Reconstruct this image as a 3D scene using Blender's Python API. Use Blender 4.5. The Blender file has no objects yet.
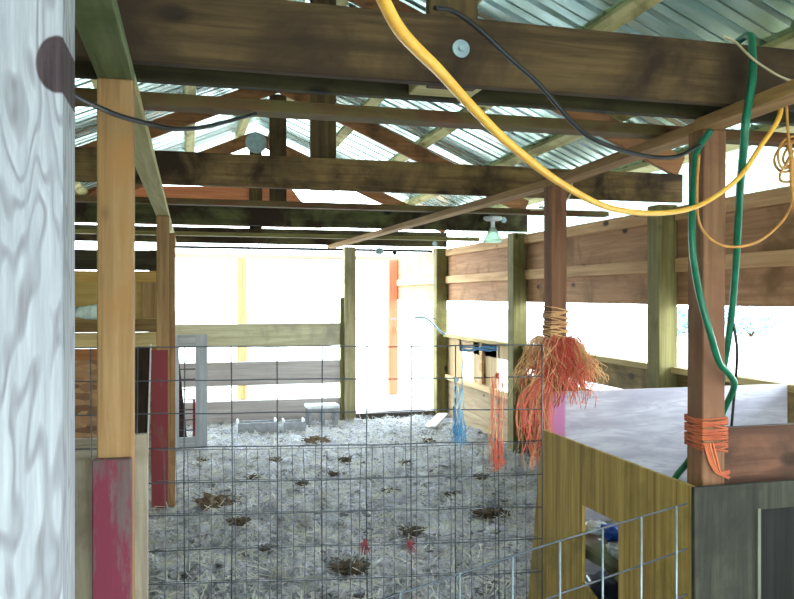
import bpy, bmesh, math, random
from mathutils import Vector, noise
random.seed(7)
SC = bpy.context.scene
COL = SC.collection
R = math.radians

# ------------------------------------------------------------------ mesh builder
class MB:
    def __init__(s): s.v = []; s.f = []; s.smooth = False
    def box(s, x0, x1, y0, y1, z0, z1):
        n = len(s.v)
        s.v += [(x, y, z) for z in (z0, z1) for y in (y0, y1) for x in (x0, x1)]
        s.f += [tuple(n+i for i in q) for q in ((0,2,3,1),(4,5,7,6),(0,1,5,4),(2,6,7,3),(0,4,6,2),(1,3,7,5))]
        return s
    def beam(s, p, q, w, h, up=(0,0,1), roll=0.0):
        """straight board from p to q (centre line), w across, h along 'up'"""
        p, q = Vector(p), Vector(q); a = (q-p).normalized()
        side = a.cross(Vector(up)).normalized(); u = side.cross(a).normalized()
        n = len(s.v)
        for c in (p, q):
            for i, j in ((-1,-1),(1,-1),(1,1),(-1,1)):
                s.v.append(tuple(c + side*(i*w/2) + u*(j*h/2)))
        s.f += [tuple(n+i for i in t) for t in ((0,1,2,3),(7,6,5,4),(0,4,5,1),(1,5,6,2),(2,6,7,3),(3,7,4,0))]
        return s
    def prism(s, pts, off):
        n = len(s.v); m = len(pts); off = Vector(off)
        s.v += [tuple(p) for p in pts] + [tuple(Vector(p)+off) for p in pts]
        s.f.append(tuple(range(n, n+m))); s.f.append(tuple(reversed(range(n+m, n+2*m))))
        for i in range(m):
            j = (i+1) % m; s.f.append((n+i, n+m+i, n+m+j, n+j))
        return s
    def tube(s, pts, r, k=6):
        pts = [Vector(p) for p in pts]; n = len(s.v); prev = None; m = len(pts)
        for i, p in enumerate(pts):
            t = (pts[min(i+1, m-1)] - pts[max(i-1, 0)])
            t = t.normalized() if t.length > 1e-9 else Vector((0,0,1))
            if prev is None: prev = t.orthogonal().normalized()
            a = (prev - t*prev.dot(t))
            a = a.normalized() if a.length > 1e-6 else t.orthogonal().normalized()
            prev = a; b = t.cross(a)
            rr = r[i] if isinstance(r, (list, tuple)) else r
            for j in range(k):
                g = 2*math.pi*j/k
                s.v.append(tuple(p + (a*math.cos(g) + b*math.sin(g))*rr))
        for i in range(m-1):
            for j in range(k):
                j2 = (j+1) % k
                s.f.append((n+i*k+j, n+i*k+j2, n+(i+1)*k+j2, n+(i+1)*k+j))
        s.f.append(tuple(n+j for j in reversed(range(k)))); s.f.append(tuple(n+(m-1)*k+j for j in range(k)))
        if k > 4: s.smooth = True
        return s
    def lathe(s, prof, c, k=20):
        n = len(s.v); m = len(prof)
        for r, z in prof:
            for j in range(k):
                g = 2*math.pi*j/k; s.v.append((c[0]+r*math.cos(g), c[1]+r*math.sin(g), c[2]+z))
        for i in range(m-1):
            for j in range(k):
                j2 = (j+1) % k; s.f.append((n+i*k+j, n+i*k+j2, n+(i+1)*k+j2, n+(i+1)*k+j))
        s.smooth = True
        return s
    def disc(s, c, r, t, axis='y', k=16):
        n = len(s.v)
        for e in (0, t):
            for j in range(k):
                g = 2*math.pi*j/k; a, b = r*math.cos(g), r*math.sin(g)
                s.v.append((c[0]+a, c[1]+e, c[2]+b) if axis == 'y' else (c[0]+a, c[1]+b, c[2]+e))
        s.f.append(tuple(n+j for j in range(k))); s.f.append(tuple(n+k+j for j in reversed(range(k))))
        for j in range(k):
            j2 = (j+1) % k; s.f.append((n+j, n+k+j, n+k+j2, n+j2))
        return s
    def lump(s, c, rx, ry, rz, amp=.3, seed=0, fr=2.0, nu=20, nv=12, power=1.0, floor=None):
        n = len(s.v)
        for i in range(nv+1):
            ph = math.pi*i/nv
            for j in range(nu):
                th = 2*math.pi*j/nu
                d = [math.sin(ph)*math.cos(th), math.sin(ph)*math.sin(th), math.cos(ph)]
                d = [math.copysign(abs(e)**power, e) for e in d]
                k = 1 + amp*noise.noise(Vector(d)*fr + Vector((seed*3.1, seed*1.7, seed))) + amp*.5*noise.noise(Vector(d)*fr*2.7 + Vector((seed, 5, 2)))
                z = c[2]+d[2]*rz*k
                if floor is not None: z = max(z, floor)
                s.v.append((c[0]+d[0]*rx*k, c[1]+d[1]*ry*k, z))
        for i in range(nv):
            for j in range(nu):
                j2 = (j+1) % nu
                s.f.append((n+i*nu+j, n+(i+1)*nu+j, n+(i+1)*nu+j2, n+i*nu+j2))
        s.smooth = True
        return s
    def build(s, name, m, root=None, loc=None, bevel=0.0, kind=None, label=None, cat=None, group=None):
        base = Vector(loc) if loc is not None else (Vector(root['_loc']) if root is not None else Vector((0,0,0)))
        me = bpy.data.meshes.new(name)
        bm = bmesh.new()
        vs = [bm.verts.new(Vector(p)-base) for p in s.v]
        for f in s.f:
            try: bm.faces.new([vs[i] for i in f])
            except ValueError: pass
        bmesh.ops.remove_doubles(bm, verts=bm.verts, dist=1e-6)
        bmesh.ops.recalc_face_normals(bm, faces=bm.faces)
        if bevel: bmesh.ops.bevel(bm, geom=list(bm.edges), offset=bevel, segments=1, affect='EDGES', clamp_overlap=True)
        if s.smooth:
            for f in bm.faces: f.smooth = True
        bm.to_mesh(me); bm.free()
        me.materials.append(m)
        o = bpy.data.objects.new(name, me); COL.objects.link(o)
        o['_loc'] = list(base)
        if root is not None:
            o.parent = root
            o.location = base - Vector(root['_loc'])
        else: o.location = base
        if kind: o['kind'] = kind
        if label: o['label'] = label
        if cat: o['category'] = cat
        if group: o['group'] = group
        return o

def thing(name, label, cat, loc=(0,0,0), group=None):
    o = bpy.data.objects.new(name, None); COL.objects.link(o)
    o.empty_display_size = .1; o.location = loc; o['_loc'] = list(loc)
    o['label'] = label; o['category'] = cat
    if group: o['group'] = group
    return o

def spline(pts, n=8):
    P = [Vector(p) for p in pts]; out = []
    for i in range(len(P)-1):
        a, b, c, d = P[max(i-1,0)], P[i], P[i+1], P[min(i+2, len(P)-1)]
        for k in range(n):
            t = k/n
            out.append(.5*((2*b)+(c-a)*t+(2*a-5*b+4*c-d)*t*t+(3*b-a-3*c+d)*t**3))
    out.append(P[-1]); return out

# ------------------------------------------------------------------ materials
def lin(c):
    return tuple(((x/255)/12.92 if x/255 <= .04045 else ((x/255+.055)/1.055)**2.4) for x in c) + (1.0,)
def new_mat(name):
    m = bpy.data.materials.new(name); m.use_nodes = True
    nt = m.node_tree; b = nt.nodes['Principled BSDF']
    return m, nt, b
def N(nt, t, **kw):
    n = nt.nodes.new(t)
    for k, v in kw.items(): setattr(n, k, v)
    return n
def mixc(nt, fac, a, b, blend='MIX'):
    n = N(nt, 'ShaderNodeMix', data_type='RGBA', blend_type=blend)
    for idx, val in ((0, fac), (6, a), (7, b)):
        if hasattr(val, 'links'): nt.links.new(val, n.inputs[idx])
        else: n.inputs[idx].default_value = val
    return n.outputs[2]
def ramp(nt, fac, lo, hi):
    n = N(nt, 'ShaderNodeMapRange'); n.inputs[1].default_value = lo; n.inputs[2].default_value = hi
    nt.links.new(fac, n.inputs[0]); return n.outputs[0]
def coords(nt, scale, rnd=True):
    tc = N(nt, 'ShaderNodeTexCoord'); mp = N(nt, 'ShaderNodeMapping')
    mp.inputs['Scale'].default_value = scale
    nt.links.new(tc.outputs['Object'], mp.inputs[0])
    if rnd:
        oi = N(nt, 'ShaderNodeObjectInfo'); ml = N(nt, 'ShaderNodeMath', operation='MULTIPLY')
        nt.links.new(oi.outputs['Random'], ml.inputs[0]); ml.inputs[1].default_value = 17.0
        nt.links.new(ml.outputs[0], mp.inputs['Location'])
    return mp.outputs[0]
def noise_n(nt, vec, scale, detail=4, rough=.6, dist=0.0):
    n = N(nt, 'ShaderNodeTexNoise'); n.inputs['Scale'].default_value = scale
    n.inputs['Detail'].default_value = detail; n.inputs['Roughness'].default_value = rough
    n.inputs['Distortion'].default_value = dist
    nt.links.new(vec, n.inputs['Vector']); return n.outputs['Fac']
WOOD = {}
def wood(light, dark, axis='z', stain=None, st=.5, rings=0.0, knots=True, paint=None, paint_amt=.6, rough=.8, vari=.12, grain=1.0):
    key = (light, dark, axis, stain, st, rings, knots, paint, paint_amt, vari, grain)
    if key in WOOD: return WOOD[key]
    m, nt, b = new_mat('wood')
    L = nt.links
    al, ac = 1.3, 26.0*grain
    sc = {'x': (al, ac, ac), 'y': (ac, al, ac), 'z': (ac, ac, al)}[axis]
    v = coords(nt, sc)
    g = noise_n(nt, v, 1.0, 6, .65, .6)
    c = mixc(nt, ramp(nt, g, .3, .68), lin(dark), lin(light))
    if rings:
        k = {'x': (.55, 5, 5), 'y': (5, .55, 5), 'z': (5, 5, .55)}[axis]
        v2 = coords(nt, k)
        n2 = noise_n(nt, v2, 1.0, 2, .45, .25)
        mu = N(nt, 'ShaderNodeMath', operation='MULTIPLY'); mu.inputs[1].default_value = rings; L.new(n2, mu.inputs[0])
        sn = N(nt, 'ShaderNodeMath', operation='SINE'); L.new(mu.outputs[0], sn.inputs[0])
        c = mixc(nt, ramp(nt, sn.outputs[0], .25, 1.25), c, lin(dark))
    if knots:
        k = {'x': (.55, 1, 1), 'y': (1, .55, 1), 'z': (1, 1, .55)}[axis]
        vo = N(nt, 'ShaderNodeTexVoronoi'); vo.inputs['Scale'].default_value = 3.6
        L.new(coords(nt, k), vo.inputs['Vector'])
        kd = tuple(int(x*.45) for x in dark)
        c = mixc(nt, ramp(nt, vo.outputs['Distance'], .11, .055), c, lin(kd))
    if stain:
        s1 = noise_n(nt, coords(nt, (1.0, 1.0, 1.0)), 2.6, 5, .6, .4)
        f = ramp(nt, s1, .60-.25*st, .75-.2*st)
        c = mixc(nt, f, c, lin(stain))
    if paint:
        v3 = coords(nt, {'x': (2, 9, 9), 'y': (9, 2, 9), 'z': (9, 9, 2)}[axis])
        p1 = noise_n(nt, v3, 1.0, 6, .7)
        c = mixc(nt, ramp(nt, p1, .72-.35*paint_amt, .64-.35*paint_amt), lin(paint), c)
    oi = N(nt, 'ShaderNodeObjectInfo')
    hs = N(nt, 'ShaderNodeHueSaturation')
    mr = N(nt, 'ShaderNodeMapRange'); mr.inputs[3].default_value = 1-vari; mr.inputs[4].default_value = 1+vari
    L.new(oi.outputs['Random'], mr.inputs[0]); L.new(mr.outputs[0], hs.inputs['Value']); L.new(c, hs.inputs['Color'])
    L.new(hs.outputs[0], b.inputs['Base Color'])
    b.inputs['Roughness'].default_value = rough; b.inputs['Specular IOR Level'].default_value = .25
    bp = N(nt, 'ShaderNodeBump'); bp.inputs['Strength'].default_value = .35; bp.inputs['Distance'].default_value = .004
    L.new(g, bp.inputs['Height']); L.new(bp.outputs[0], b.inputs['Normal'])
    WOOD[key] = m
    return m
def plain(name, c, rough=.5, metal=0.0, c2=None, sc=20.0, spec=.5):
    m, nt, b = new_mat(name)
    b.inputs['Roughness'].default_value = rough; b.inputs['Metallic'].default_value = metal
    b.inputs['Specular IOR Level'].default_value = spec
    n = noise_n(nt, coords(nt, (1,1,1)), sc, 4)
    cc = mixc(nt, ramp(nt, n, .35, .65), lin(c), lin(c2 or tuple(int(x*.85) for x in c)))
    nt.links.new(cc, b.inputs['Base Color'])
    return m

OLIVE  = ((94, 74, 44), (44, 32, 18))          # old treated timber
BROWN  = ((132, 96, 60), (84, 54, 34))
TAN    = ((172, 138, 94), (124, 94, 58))      # newer fir posts
GREEN  = ((132, 124, 78), (86, 78, 44))         # treated posts with a green tinge
PALE   = ((205, 200, 150), (165, 155, 100))
GREY   = ((165, 155, 135), (115, 104, 86))
def W(t, ax, **k): return wood(t[0], t[1], ax, **k)

M_roof = None
def roof_mat():
    m, nt, b = new_mat('galvanised_roof')
    n = noise_n(nt, coords(nt, (.7, 6, .7), False), 1.6, 5)
    c = mixc(nt, ramp(nt, n, .35, .65), lin((214, 240, 232)), lin((172, 208, 198)))
    nt.links.new(c, b.inputs['Base Color']); b.inputs['Metallic'].default_value = .9
    b.inputs['Roughness'].default_value = .2
    return m
M_roof = roof_mat()
M_wire = plain('galvanised_wire', (92, 98, 104), .5, .6)
M_wire2 = plain('weathered_wire', (100, 104, 108), .6, .4)
M_brightwire = plain('shiny_wire', (150, 165, 170), .4, .6)
M_steel = plain('washer_steel', (150, 168, 172), .4, .6)
M_hose = plain('green_hose_rubber', (18, 112, 78), .4)
M_yellow = plain('yellow_cord_jacket', (240, 186, 70), .5, c2=(228, 168, 60))
M_orangec = plain('orange_cord_jacket', (214, 150, 70), .5)
M_creamc = plain('cream_cord', (205, 190, 150), .6)
M_black = plain('black_rubber', (22, 24, 22), .5)
M_twine = plain('orange_twine', (222, 118, 92), .8, c2=(196, 84, 62), sc=9)
M_straw = plain('straw_twine', (222, 182, 124), .85, c2=(200, 138, 98), sc=9)
M_redtw = plain('red_twine', (150, 62, 72), .8)
M_blue = plain('blue_twine', (70, 116, 150), .7)
M_blue2 = plain('bright_blue_twine', (78, 150, 196), .7)
M_twine2 = plain('dull_orange_twine', (196, 104, 62), .8, c2=(160, 76, 44), sc=9)
M_paleblue = plain('pale_blue_twine', (150, 185, 200), .7)
M_plastic = plain('grey_plastic', (150, 152, 156), .5, c2=(126, 128, 132))
M_white = plain('white_paintwork', (222, 226, 224), .6, c2=(200, 204, 204))
M_gate = wood((172, 178, 182), (134, 139, 143), 'z', knots=False)
M_gateh = wood((172, 178, 178), (134, 139, 141), 'x', knots=False)

def floor_mat():
    m, nt, b = new_mat('straw_floor')
    v = coords(nt, (1,1,1), False)
    a = noise_n(nt, v, 3.0, 8, .75, .6); f = noise_n(nt, v, 30, 6, .8, 1.0); h = noise_n(nt, v, 7, 8, .75, .6)
    c = mixc(nt, ramp(nt, f, .40, .60), lin((120, 116, 116)), lin((236, 234, 242)))
    c = mixc(nt, ramp(nt, a, .53, .64), c, lin((244, 244, 248)))
    c = mixc(nt, ramp(nt, h, .45, .36), c, lin((84, 76, 70)))
    nt.links.new(c, b.inputs['Base Color']); b.inputs['Roughness'].default_value = .95
    b.inputs['Specular IOR Level'].default_value = .1
    bp = N(nt, 'ShaderNodeBump'); bp.inputs['Strength'].default_value = 1.0; bp.inputs['Distance'].default_value = .05
    nt.links.new(f, bp.inputs['Height']); nt.links.new(bp.outputs[0], b.inputs['Normal'])
    return m
M_floor = floor_mat()
M_out = plain('trodden_ground', (205, 202, 196), .95, c2=(120, 112, 104), sc=5.0, spec=.1)
M_strawbits = plain('loose_straw', (226, 223, 212), .9, c2=(186, 180, 162), sc=3.0, spec=.1)
M_manure = plain('dark_clump', (98, 84, 68), .95, c2=(60, 52, 42), sc=30, spec=.1)
M_manure2 = plain('brown_clump', (128, 106, 82), .95, c2=(82, 66, 52), sc=30, spec=.1)

# ------------------------------------------------------------------ floor and ground
def fz(x, y):
    p = Vector((x, y, 0))
    return .030*noise.noise(p*1.3) + .030*noise.noise(p*4.2+Vector((3,1,0))) + .038*noise.noise(p*11) + .020*noise.noise(p*25)
def make_floor():
    mb = MB(); x0, x1, y0, y1 = -1.58, 3.14, -.6, 9.75; st = .034
    nx, ny = int((x1-x0)/st), int((y1-y0)/st)
    for j in range(ny+1):
        for i in range(nx+1):
            x, y = x0+(x1-x0)*i/nx, y0+(y1-y0)*j/ny
            mb.v.append((x, y, fz(x, y)-.012))
    for j in range(ny):
        for i in range(nx):
            a = j*(nx+1)+i; mb.f.append((a, a+1, a+nx+2, a+nx+1))
    mb.smooth = True
    mb.build('floor', M_floor, kind='structure')
make_floor()
g = MB()
for (x0, x1, y0, y1) in ((-60, -1.58, -40, 80), (3.14, 60, -40, 80), (-1.58, 3.14, 9.75, 80), (-1.58, 3.14, -40, -.6)):
    g.box(x0, x1, y0, y1, -.10, -.04)
g.build('ground', M_out, kind='structure')
st = MB(); rs = random.Random(3)
for i in range(9000):
    y = 2.2 + 7.2*rs.random()**1.2; x = -.5 + 3.5*rs.random()
    a = rs.random()*math.pi; l = .03+.09*rs.random(); z = fz(x, y)
    dx, dy = math.cos(a)*l/2, math.sin(a)*l/2; w = .0028
    nx, ny = -math.sin(a)*w, math.cos(a)*w; t = rs.uniform(-.02, .03); n = len(st.v)
    st.v += [(x-dx-nx, y-dy-ny, z+.004-t*.3), (x-dx+nx, y-dy+ny, z+.004-t*.3), (x+dx+nx, y+dy+ny, z+.008+t), (x+dx-nx, y+dy-ny, z+.008+t), (x-dx, y-dy, z+.001-t*.3), (x+dx, y+dy, z+.004+t)]
    st.f += [(n, n+1, n+2, n+3), (n+1, n+4, n+5, n+2), (n+4, n, n+3, n+5)]
st.build('loose_straw', M_strawbits, kind='stuff', label='loose pale straw strewn over the trampled barn floor', cat='straw')

def clump(x, y, r, label, m, group=None, seed=1):
    z = fz(x, y); r *= .82
    mb = MB().lump((0, 0, 0), r, r*.8, r*.34, .75, seed, 2.6, 22, 12)
    rr = random.Random(seed)
    for i in range(26):
        a = rr.random()*6.28; d = r*rr.uniform(.3, 1.15); b = a+rr.uniform(-1, 1)
        p = Vector((math.cos(a)*d, math.sin(a)*d, r*.3*rr.random()))
        mb.tube([p, p+Vector((math.cos(b)*r*.5, math.sin(b)*r*.5, rr.uniform(-.01, .02)))], .0035, 3)
    mb.v = [(px+x, py+y, pz+z+.008) for px, py, pz in mb.v]
    mb.smooth = False
    mb.build('manure_clump', m, loc=(x, y, z), label=label, cat='manure clump', group=group)
for x, y, r, l, m in ((1.26, 8.0, .13, 'large brown straw clump on the floor in front of the low grey bench', M_manure2),
                      (.167, 5.68, .15, 'wide brown dung clump on the left of the floor, nearest the red-footed post', M_manure2),
                      (2.0, 5.0, .12, 'dark brown dung clump on the floor left of the tan plywood panel', M_manure),
                      (.85, 4.22, .11, 'low dark straw heap in the foreground behind the wire panel', M_manure)):
    clump(x, y, r, l, m, seed=int(x*37)+5)
for i, (x, y) in enumerate(((.11, 7.4), (.75, 7.2), (.32, 5.3), (1.16, 6.4), (1.36, 7.0), (1.85, 6.7), (1.9, 5.6), (2.3, 6.0), (1.5, 5.9), (.85, 6.1), (.5, 6.6), (1.35, 4.7), (.45, 4.7), (2.35, 7.6))):
    clump(x, y, .05+.03*((i*7) % 3)/2, 'small dark dung clump lying in the trampled straw', M_manure, 'small dung clumps on the floor', seed=i+11)

# ------------------------------------------------------------------ roof (ceiling)
RX, RZ, SL = .75, 3.48, .43
FRONT = -2.4  # unseen roof and side walls added back to here to dim front light
def roof_z(x): return RZ - SL*abs(x-RX)
cr = thing('ceiling', 'corrugated metal gable roof on purlins', 'roof', (RX, FRONT+.1, RZ)); cr['kind'] = 'structure'
del cr['label']; del cr['category']
Y0, Y1 = FRONT+.05, 9.72
for side in (-1, 1):
    mb = MB(); per = .229
    prof = ((0, 0), (.070, 0), (.076, .005), (.088, .005), (.094, 0), (.160, 0), (.176, .022), (.197, .022), (.213, 0))
    rows = []; y = Y0
    while y < Y1:
        rows += [(y+a, h) for a, h in prof]; y += per
    xe = RX + side*3.30
    xs = [RX, RX+side*1.4, xe]; n = len(rows)-1
    for t in (0, .0015):
        for y, dz in rows:
            for x in xs: mb.v.append((x, y, roof_z(x)+dz+.002+t))
    for off in (0, (n+1)*3):
        for k in range(n):
            for j in range(2):
                a = off+k*3+j; mb.f.append((a, a+1, a+4, a+3))
    mb.build('roof_sheet', M_roof, cr)
    for d in (.18, .75, 1.32, 1.89, 2.42):
        x = RX+side*d; z = roof_z(x)-.019
        nrm = Vector((side*SL, 0, 1)).normalized()
        MB().beam((x, Y0+.05, z), (x, Y1-.06, z), .089, .038, nrm).build('purlin', W(PALE, 'y', stain=(120, 110, 66)), cr, bevel=.002)
MB().beam((RX, Y0, RZ+.03), (RX, Y1, RZ+.03), .30, .01).build('ridge_cap', M_roof, cr)

# ------------------------------------------------------------------ roof trusses
XL, XR = -1.56, 3.115
def truss(y, label, dmat, h=.184, second=False, plate=None):
    t = thing('roof_truss', label, 'roof truss', (RX, y, 2.112))
    cm = W(dmat, 'x', stain=(46, 32, 20), st=.8)
    MB().box(XL, XR, y, y+.038, 2.112, 2.112+h).build('bottom_chord', cm, t, bevel=.003)
    yk = y+.039
    if second:
        MB().box(XL, XR, y+.18, y+.218, 2.112, 2.30).build('bottom_chord', W(((74, 68, 40), (40, 36, 22)), 'x', stain=(30, 28, 18), st=.5), t, bevel=.003)
        MB().box(RX-.10, RX+.10, y+.04, y+.178, 2.12, 2.29).build('spacer_block', W(PALE, 'x'), t, bevel=.003)
    MB().box(RX-.075, RX+.075, yk, yk+.038, 2.115, 3.28).build('king_post', W(((96, 78, 46), (60, 44, 26)), 'z', stain=(46, 36, 22)), t, bevel=.003)
    for s in (-1, 1):
        xe = XL+.02 if s < 0 else XR-.01
        nrm = Vector((s*SL, 0, 1)).normalized(); o = .038+.070+.006
        p = Vector((RX+s*.02, y+.019, roof_z(RX)-o*1.08)); q = Vector((xe, y+.019, roof_z(xe)-o*1.08))
        MB().beam(p, q, .038, .138, nrm).build('rafter', W(((150, 104, 66), (104, 66, 40)), 'x', stain=(74, 52, 32)), t, bevel=.002)
    return t
T0 = truss(2.135, 'nearest roof truss, heavy dark doubled beam across the top of the view', OLIVE, .196, True)
T1 = truss(4.45, 'second roof truss from the front, weathered beam with its king post rising behind', ((134, 108, 66), (82, 60, 38)))
T2 = truss(6.88, 'third roof truss, green stained beam carrying the hanging lamp', ((104, 104, 62), (62, 60, 36)))
T3 = truss(9.285, 'farthest roof truss, dark beam over the open end above the plank fence', ((96, 88, 56), (58, 50, 32)))
# round plate at the far apex, washers on the chords
MB().disc((RX, 9.276, 3.30), .125, .008, 'y', 24).build('gusset_plate', M_steel, T3)
MB().prism([(XL, 9.365, 2.32), (1.55, 9.365, 2.32), (1.17, 9.365, 2.80), (XL, 9.365, 2.74)], (0, .012, 0)).build('gable_board', W(((214, 138, 96), (170, 98, 64)), 'x', knots=False), T3, label='orange-brown board with a sunlit glow in its colour')  # sunlit glow put into the bright orange wood colour
def washer(x, y, z, r, root):
    ws = MB().disc((x, y-.005, z), r, .005, 'y', 20).build('washer', M_steel, root)
    MB().disc((x, y-.013, z), r*.36, .008, 'y', 6).build('bolt', M_brightwire, ws)
washer(.757, 2.135, 2.215, .026, T0)
washer(2.87, 6.88, 2.22, .028, T2)
washer(2.95, 9.285, 2.12+.03, .032, T3)

# flat cross slats resting on the stringers
SLATM = W(((120, 84, 56), (78, 52, 34)), 'x', stain=(104, 96, 56), st=.6)
for y, l in ((2.61, 'nearest thin flat slat laid across the stringers just behind the front beam'),
             (5.38, 'middle thin flat slat laid across the stringers beyond the second truss'),
             (8.15, 'farthest thin flat slat laid across the stringers before the open end')):
    MB().box(XL, XR, y, y+.089, 2.112, 2.152).build('cross_slat', SLATM if y < 7 else W(GREEN, 'x'), loc=(RX, y, 2.112), bevel=.002, label=l, cat='slat')

# ------------------------------------------------------------------ stringers along the aisle
def stringer(p, q, label, m):
    MB().beam((p[0], p[1], 2.0905), (q[0], q[1], 2.0905), .089, .039).build('stringer', m, loc=(p[0], p[1], 2.07), bevel=.002, label=label, cat='stringer')
stringer((-.19, 1.2), (-.19, 2.235), 'short green stained stringer between the near white post and the tan post', W(((118, 128, 84), (76, 84, 52)), 'y', stain=(82, 96, 56)))
stringer((-.19, 2.24), (-.19, 9.27), 'long pale stringer running over the left posts to the far end', W(PALE, 'y'))
stringer((1.657, 1.55), (1.728, 2.342), 'short brown stringer reaching forward from the near right post', W(((178, 140, 88), (128, 92, 56)), 'y'))
stringer((1.752, 2.344), (1.838, 3.733), 'brown stringer between the near right post and the twine-draped post', W(((178, 140, 88), (128, 92, 56)), 'y'))
stringer((1.838, 3.735), (1.64, 9.27), 'long stringer from the twine-draped post back towards the plank fence', W(((178, 142, 92), (128, 94, 58)), 'y'))

# ------------------------------------------------------------------ posts
def post(x, y, z1, label, m, w=.089, d=.089, z0=-.03, lean=0.0, name='wooden_post'):
    t = thing(name, label, 'post', (x, y, 0))
    MB().beam((x-lean, y, z0), (x, y, z1), d, w, (1, 0, 0)).build('shaft', m, t, bevel=.004)
    return t
# near white-grey post with its big knot
def white_post_mat():
    m, nt, b = new_mat('bleached_fir')
    L = nt.links
    tc = N(nt, 'ShaderNodeTexCoord'); mp = N(nt, 'ShaderNodeMapping'); mp.inputs['Scale'].default_value = (7.5, 7.5, 1.5)
    L.new(tc.outputs['Object'], mp.inputs[0])
    n2 = noise_n(nt, mp.outputs[0], 1.0, 3, .5, .35)
    mu = N(nt, 'ShaderNodeMath', operation='MULTIPLY'); mu.inputs[1].default_value = 105; L.new(n2, mu.inputs[0])
    sn = N(nt, 'ShaderNodeMath', operation='SINE'); L.new(mu.outputs[0], sn.inputs[0])
    mp3 = N(nt, 'ShaderNodeMapping'); mp3.inputs['Scale'].default_value = (60, 60, 3); L.new(tc.outputs['Object'], mp3.inputs[0])
    fine = noise_n(nt, mp3.outputs[0], 1.0, 5, .7)
    c = mixc(nt, ramp(nt, sn.outputs[0], .2, 1.1), lin((178, 182, 186)), lin((112, 108, 112)))
    c = mixc(nt, ramp(nt, fine, .35, .7), lin((148, 151, 156)), c)
    # knot: an ellipse set where the branch was
    sx = N(nt, 'ShaderNodeSeparateXYZ'); L.new(tc.outputs['Object'], sx.inputs[0])
    def sub(o, k, s):
        a = N(nt, 'ShaderNodeMath', operation='SUBTRACT'); L.new(o, a.inputs[0]); a.inputs[1].default_value = k
        d = N(nt, 'ShaderNodeMath', operation='DIVIDE'); L.new(a.outputs[0], d.inputs[0]); d.inputs[1].default_value = s
        p = N(nt, 'ShaderNodeMath', operation='POWER'); L.new(d.outputs[0], p.inputs[0]); p.inputs[1].default_value = 2; return p.outputs[0]
    ad = N(nt, 'ShaderNodeMath', operation='ADD'); L.new(sub(sx.outputs[0], .064, .031), ad.inputs[0]); L.new(sub(sx.outputs[2], 1.854, .044), ad.inputs[1])
    kn = noise_n(nt, mp3.outputs[0], .6, 3); ka = N(nt, 'ShaderNodeMath', operation='MULTIPLY_ADD'); L.new(kn, ka.inputs[0]); ka.inputs[1].default_value = .35; L.new(ad.outputs[0], ka.inputs[2])
    kc = mixc(nt, ramp(nt, fine, .3, .7), lin((44, 38, 42)), lin((84, 70, 72)))
    c = mixc(nt, ramp(nt, ka.outputs[0], 1.28, 1.1), c, kc)
    L.new(c, b.inputs['Base Color']); b.inputs['Roughness'].default_value = .8; b.inputs['Specular IOR Level'].default_value = .2
    bp = N(nt, 'ShaderNodeBump'); bp.inputs['Strength'].default_value = .3; bp.inputs['Distance'].default_value = .003
    L.new(sn.outputs[0], bp.inputs['Height']); L.new(bp.outputs[0], b.inputs['Normal'])
    return m
post(-.259, 1.355, 2.07, 'bleached white-grey post close by with a big dark knot, left edge of view', white_post_mat(), .14, .14)

L1 = post(-.19, 2.205, 2.07, 'tan post with a maroon board nailed to its foot, next behind the bleached post', W(TAN, 'z', stain=(158, 116, 68)))
MB().box(-.243, -.146, 2.128, 2.158, 0, 1.079).build('kick_board', wood((112, 96, 92), (84, 66, 64), 'z', paint=(112, 46, 62), paint_amt=.5), L1, bevel=.004, label='worn maroon painted board')
MB().box(-.355, -.262, 2.40, 2.42, -.02, 1.03).build('plank', W(GREY, 'z', stain=(96, 86, 72)), loc=(-.3, 2.41, 0), bevel=.003, label='grey knotty upright plank between the bleached post and the maroon board', cat='plank')
MB().box(-.258, -.118, 2.385, 2.405, -.02, 1.098).build('plank', W(GREY, 'z', stain=(120, 106, 82)), loc=(-.19, 2.39, 0), bevel=.003, label='grey upright plank standing right behind the tan post', cat='plank')
L2 = post(-.185, 5.80, 2.07, 'second tan post of the left row with a tall red board at its foot', W(TAN, 'z', stain=(164, 122, 70)))
MB().box(-.262, -.150, 5.715, 5.75, .0, 1.12).build('kick_board', wood((130, 84, 72), (92, 56, 48), 'z', paint=(122, 54, 56), paint_amt=.7), L2, bevel=.003, label='tall red painted board')
MB().box(-.139, -.102, 5.76, 5.86, .0, 1.95).build('side_batten', W(((176, 138, 92), (128, 94, 58)), 'z', stain=(130, 92, 66)), L2, bevel=.003)
R1 = post(1.738, 2.345, 2.07, 'near right post wrapped with orange twine above the pen corner', W(((156, 116, 84), (112, 78, 54)), 'z', stain=(120, 84, 62)), lean=.012)
R2 = post(1.848, 3.735, 2.07, 'brown post draped with the big bundle of orange twine', W(((140, 100, 72), (96, 62, 44)), 'z'))
PG = W(GREEN, 'z', stain=(92, 84, 46), st=.5)
for y, l in ((4.60, 'nearest thick green post of the right wall, behind the near right post'),
             (7.00, 'middle thick green post of the right wall, left of the orange twine bundle'),
             (9.40, 'farthest thick post of the right wall, right side of the far doorway')):
    post(3.06, y, 2.105, l, PG, .14, .14)
FP = post(1.888, 9.40, 2.10, 'thick post at the right end of the plank fence', W(((160, 152, 118), (116, 106, 76)), 'z', stain=(120, 112, 84)), .14, .14)
MB().box(1.775, 1.812, 9.37, 9.43, -.02, 1.48).build('plank', W(GREEN, 'z'), loc=(1.79, 9.4, 0), bevel=.003, label='narrow batten standing against the left side of the fence end post', cat='plank')
post(.75, 11.8, 2.05, 'sunlit post of the outer pen seen above the plank fence', W(TAN, 'z'), .14, .10)
post(3.06, 11.8, 2.05, 'sunlit reddish corner post of the outer pen seen through the doorway', W(((172, 100, 68), (138, 74, 50)), 'z'), .14, .12)
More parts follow.
